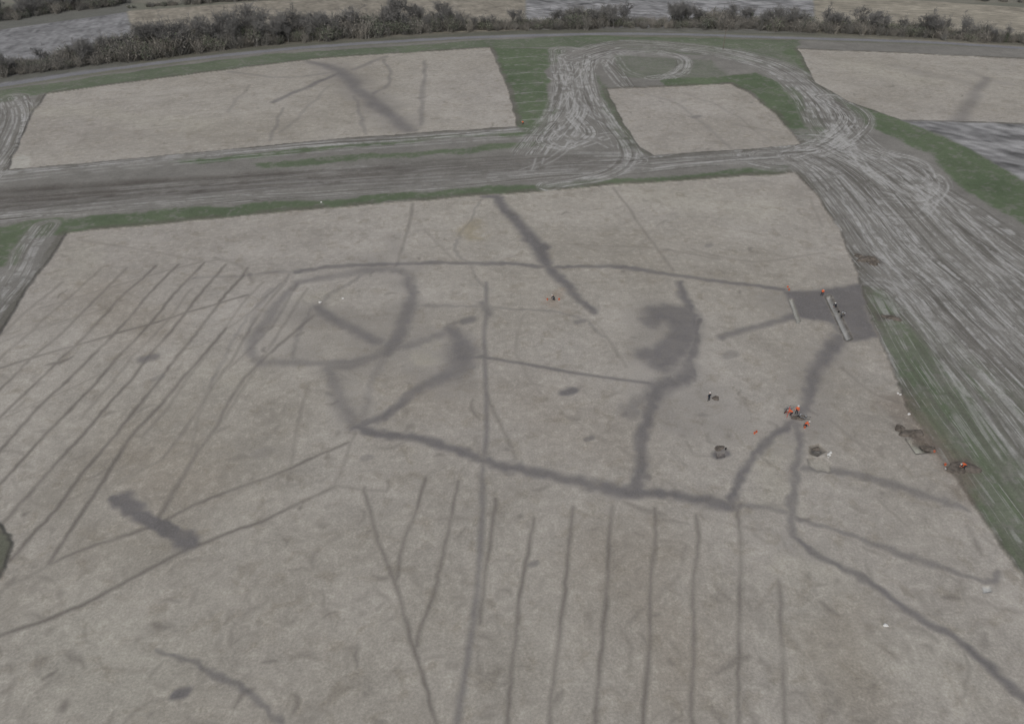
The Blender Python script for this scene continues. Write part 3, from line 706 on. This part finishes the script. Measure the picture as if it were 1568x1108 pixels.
def barrow_mesh():
    b=MB()
    lo=[(-.22,-.3,.38),(.22,-.3,.38),(.2,.35,.34),(-.2,.35,.34)]; hi=[(-.34,-.48,.66),(.34,-.48,.66),(.3,.6,.62),(-.3,.6,.62)]
    i=len(b.v); b.v+=[Vector(p) for p in lo+hi]
    for k in range(4):
        k2=(k+1)%4; b.f.append((i+k,i+k2,i+4+k2,i+4+k)); b.m.append(0)
    b.f.append((i+3,i+2,i+1,i)); b.m.append(0)
    for k in range(4): b.tube(hi[k],hi[(k+1)%4],.018,.018,6,1)
    for sx in(-1,1):
        b.tube((sx*.3,-1.05,.62),(sx*.22,-.3,.36),.02,.02,6,1,True); b.tube((sx*.22,-.3,.36),(sx*.06,.72,.2),.02,.02,6,1,True)
        b.tube((sx*.24,-.35,.37),(sx*.28,-.42,0),.018,.018,6,1,True); b.tube((sx*.3,-1.08,.62),(sx*.3,-.9,.62),.026,.026,6,2,True)
    pr=None
    for k in range(17):
        t=2*math.pi*k/16; p=Vector((0,.72+.16*math.cos(t),.2+.16*math.sin(t)))
        if pr is not None: b.tube(pr,p,.045,.045,6,2)
        pr=p
    b.tube((-.07,.72,.2),(.07,.72,.2),.05,.05,8,1,True)
    b.ell((0,.02,.5),(.27,.42,.22),3,10,6)
    return b.mesh('wheelbarrow',[M_met,M_dk,M_boot,M_soil])
BR=barrow_mesh()
def tripod_mesh():
    b=MB()
    for k in range(3):
        t=2*math.pi*k/3; b.tube((.6*math.cos(t),.6*math.sin(t),0),(.05*math.cos(t),.05*math.sin(t),1.4),.028,.028,6,0,True)
    b.tube((0,0,1.38),(0,0,1.46),.1,.1,10,1,True); b.tube((0,0,1.46),(0,0,1.72),.09,.07,10,0,True); b.tube((0,-.1,1.62),(0,.12,1.62),.045,.04,8,2,True)
    return b.mesh('survey_tripod',[M_red,M_met,M_dk])
TRI=tripod_mesh()
def lump_mesh(seed,rx,ry,rz,mat,name,N=20):
    r=np.random.RandomState(seed); ph=r.rand(8)*6.28
    def fn(p):
        a=math.atan2(p.y,p.x); k=1+.18*math.sin(2*a+ph[0])+.12*math.sin(3*a+ph[1])+.08*math.sin(7*a+ph[2])+.06*math.sin(p.x*5/rx+ph[3])*math.cos(p.y*5/ry+ph[4])+r.uniform(-.04,.04)
        return Vector((p.x*k,p.y*k,max(p.z,-.05)*(.75+.3*math.sin(3*a+ph[5])*.5+r.uniform(0,.15))))
    b=MB(); b.ell((0,0,0),(rx,ry,rz),0,N,8,fn); return b.mesh(name,[mat])
BAG=lump_mesh(3,.36,.26,.28,M_wh,'finds_bag',12)
zs=-.3
def put(name,mesh,u,v,rz=0,z=zs,sc=1):
    x,y_=g(u,v); k=(H-z)/H; return add(name,mesh,(x*k,y_*k,z),rz,sc)
put('person',PM['bend'],1211,637,1.2); put('person',PM['stand'],1219,634,2.6); put('person',PM['kneel'],1233,652,-1.9)
put('wheelbarrow',BR,1229,641,1.0); put('survey_tripod',TRI,1206,636); put('wheelbarrow',BR,1206,630,2.2)
put('person',PM['bend'],1475,718,1.6,0); put('person',PMD,1085,614,.4)
put('bucket',BKo,1155,664); put('bucket',BKo,1158,662); put('bucket',BKb,1111,688)
put('person',PMK,848,459,1.3); put('bucket',BKo,856,459); put('bucket',BKo,838,459)
put('person',PM['bend'],801,192,.6); put('bucket',BKo,796,193)
put('person',PMK,1279,470,2.2); put('person',PM['bend'],1258,453,-.5); put('bucket',BKo,1206,440); put('bucket',BKo,1208,444); put('wheelbarrow',BR,1290,484,2.5); put('bucket',BKb,1284,478)
for u,v in ((1375,602),(1379,604),(1392,634),(1272,693),(1269,696),(490,463),(525,457),(492,310),(1449,718),(1356,957)):
    put('finds_bag',BAG,u,v,u*.7,-.05 if u in(492,489) else -.3,rnd.uniform(.6,.9))
put('bucket',BKo,1447,712,0,0); put('bucket',BKo,1430,692); put('bucket',BKw,1268,700); put('bucket',BKo,1232,655)
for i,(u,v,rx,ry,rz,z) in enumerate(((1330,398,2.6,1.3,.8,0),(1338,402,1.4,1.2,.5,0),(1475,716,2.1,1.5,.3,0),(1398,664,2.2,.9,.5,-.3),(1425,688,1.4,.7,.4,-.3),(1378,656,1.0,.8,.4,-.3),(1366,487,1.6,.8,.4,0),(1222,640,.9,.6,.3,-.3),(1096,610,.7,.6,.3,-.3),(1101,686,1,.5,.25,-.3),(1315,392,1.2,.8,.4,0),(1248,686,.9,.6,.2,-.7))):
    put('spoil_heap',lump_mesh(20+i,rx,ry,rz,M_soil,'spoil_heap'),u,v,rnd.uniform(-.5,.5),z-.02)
print('done',time.time()-T0)
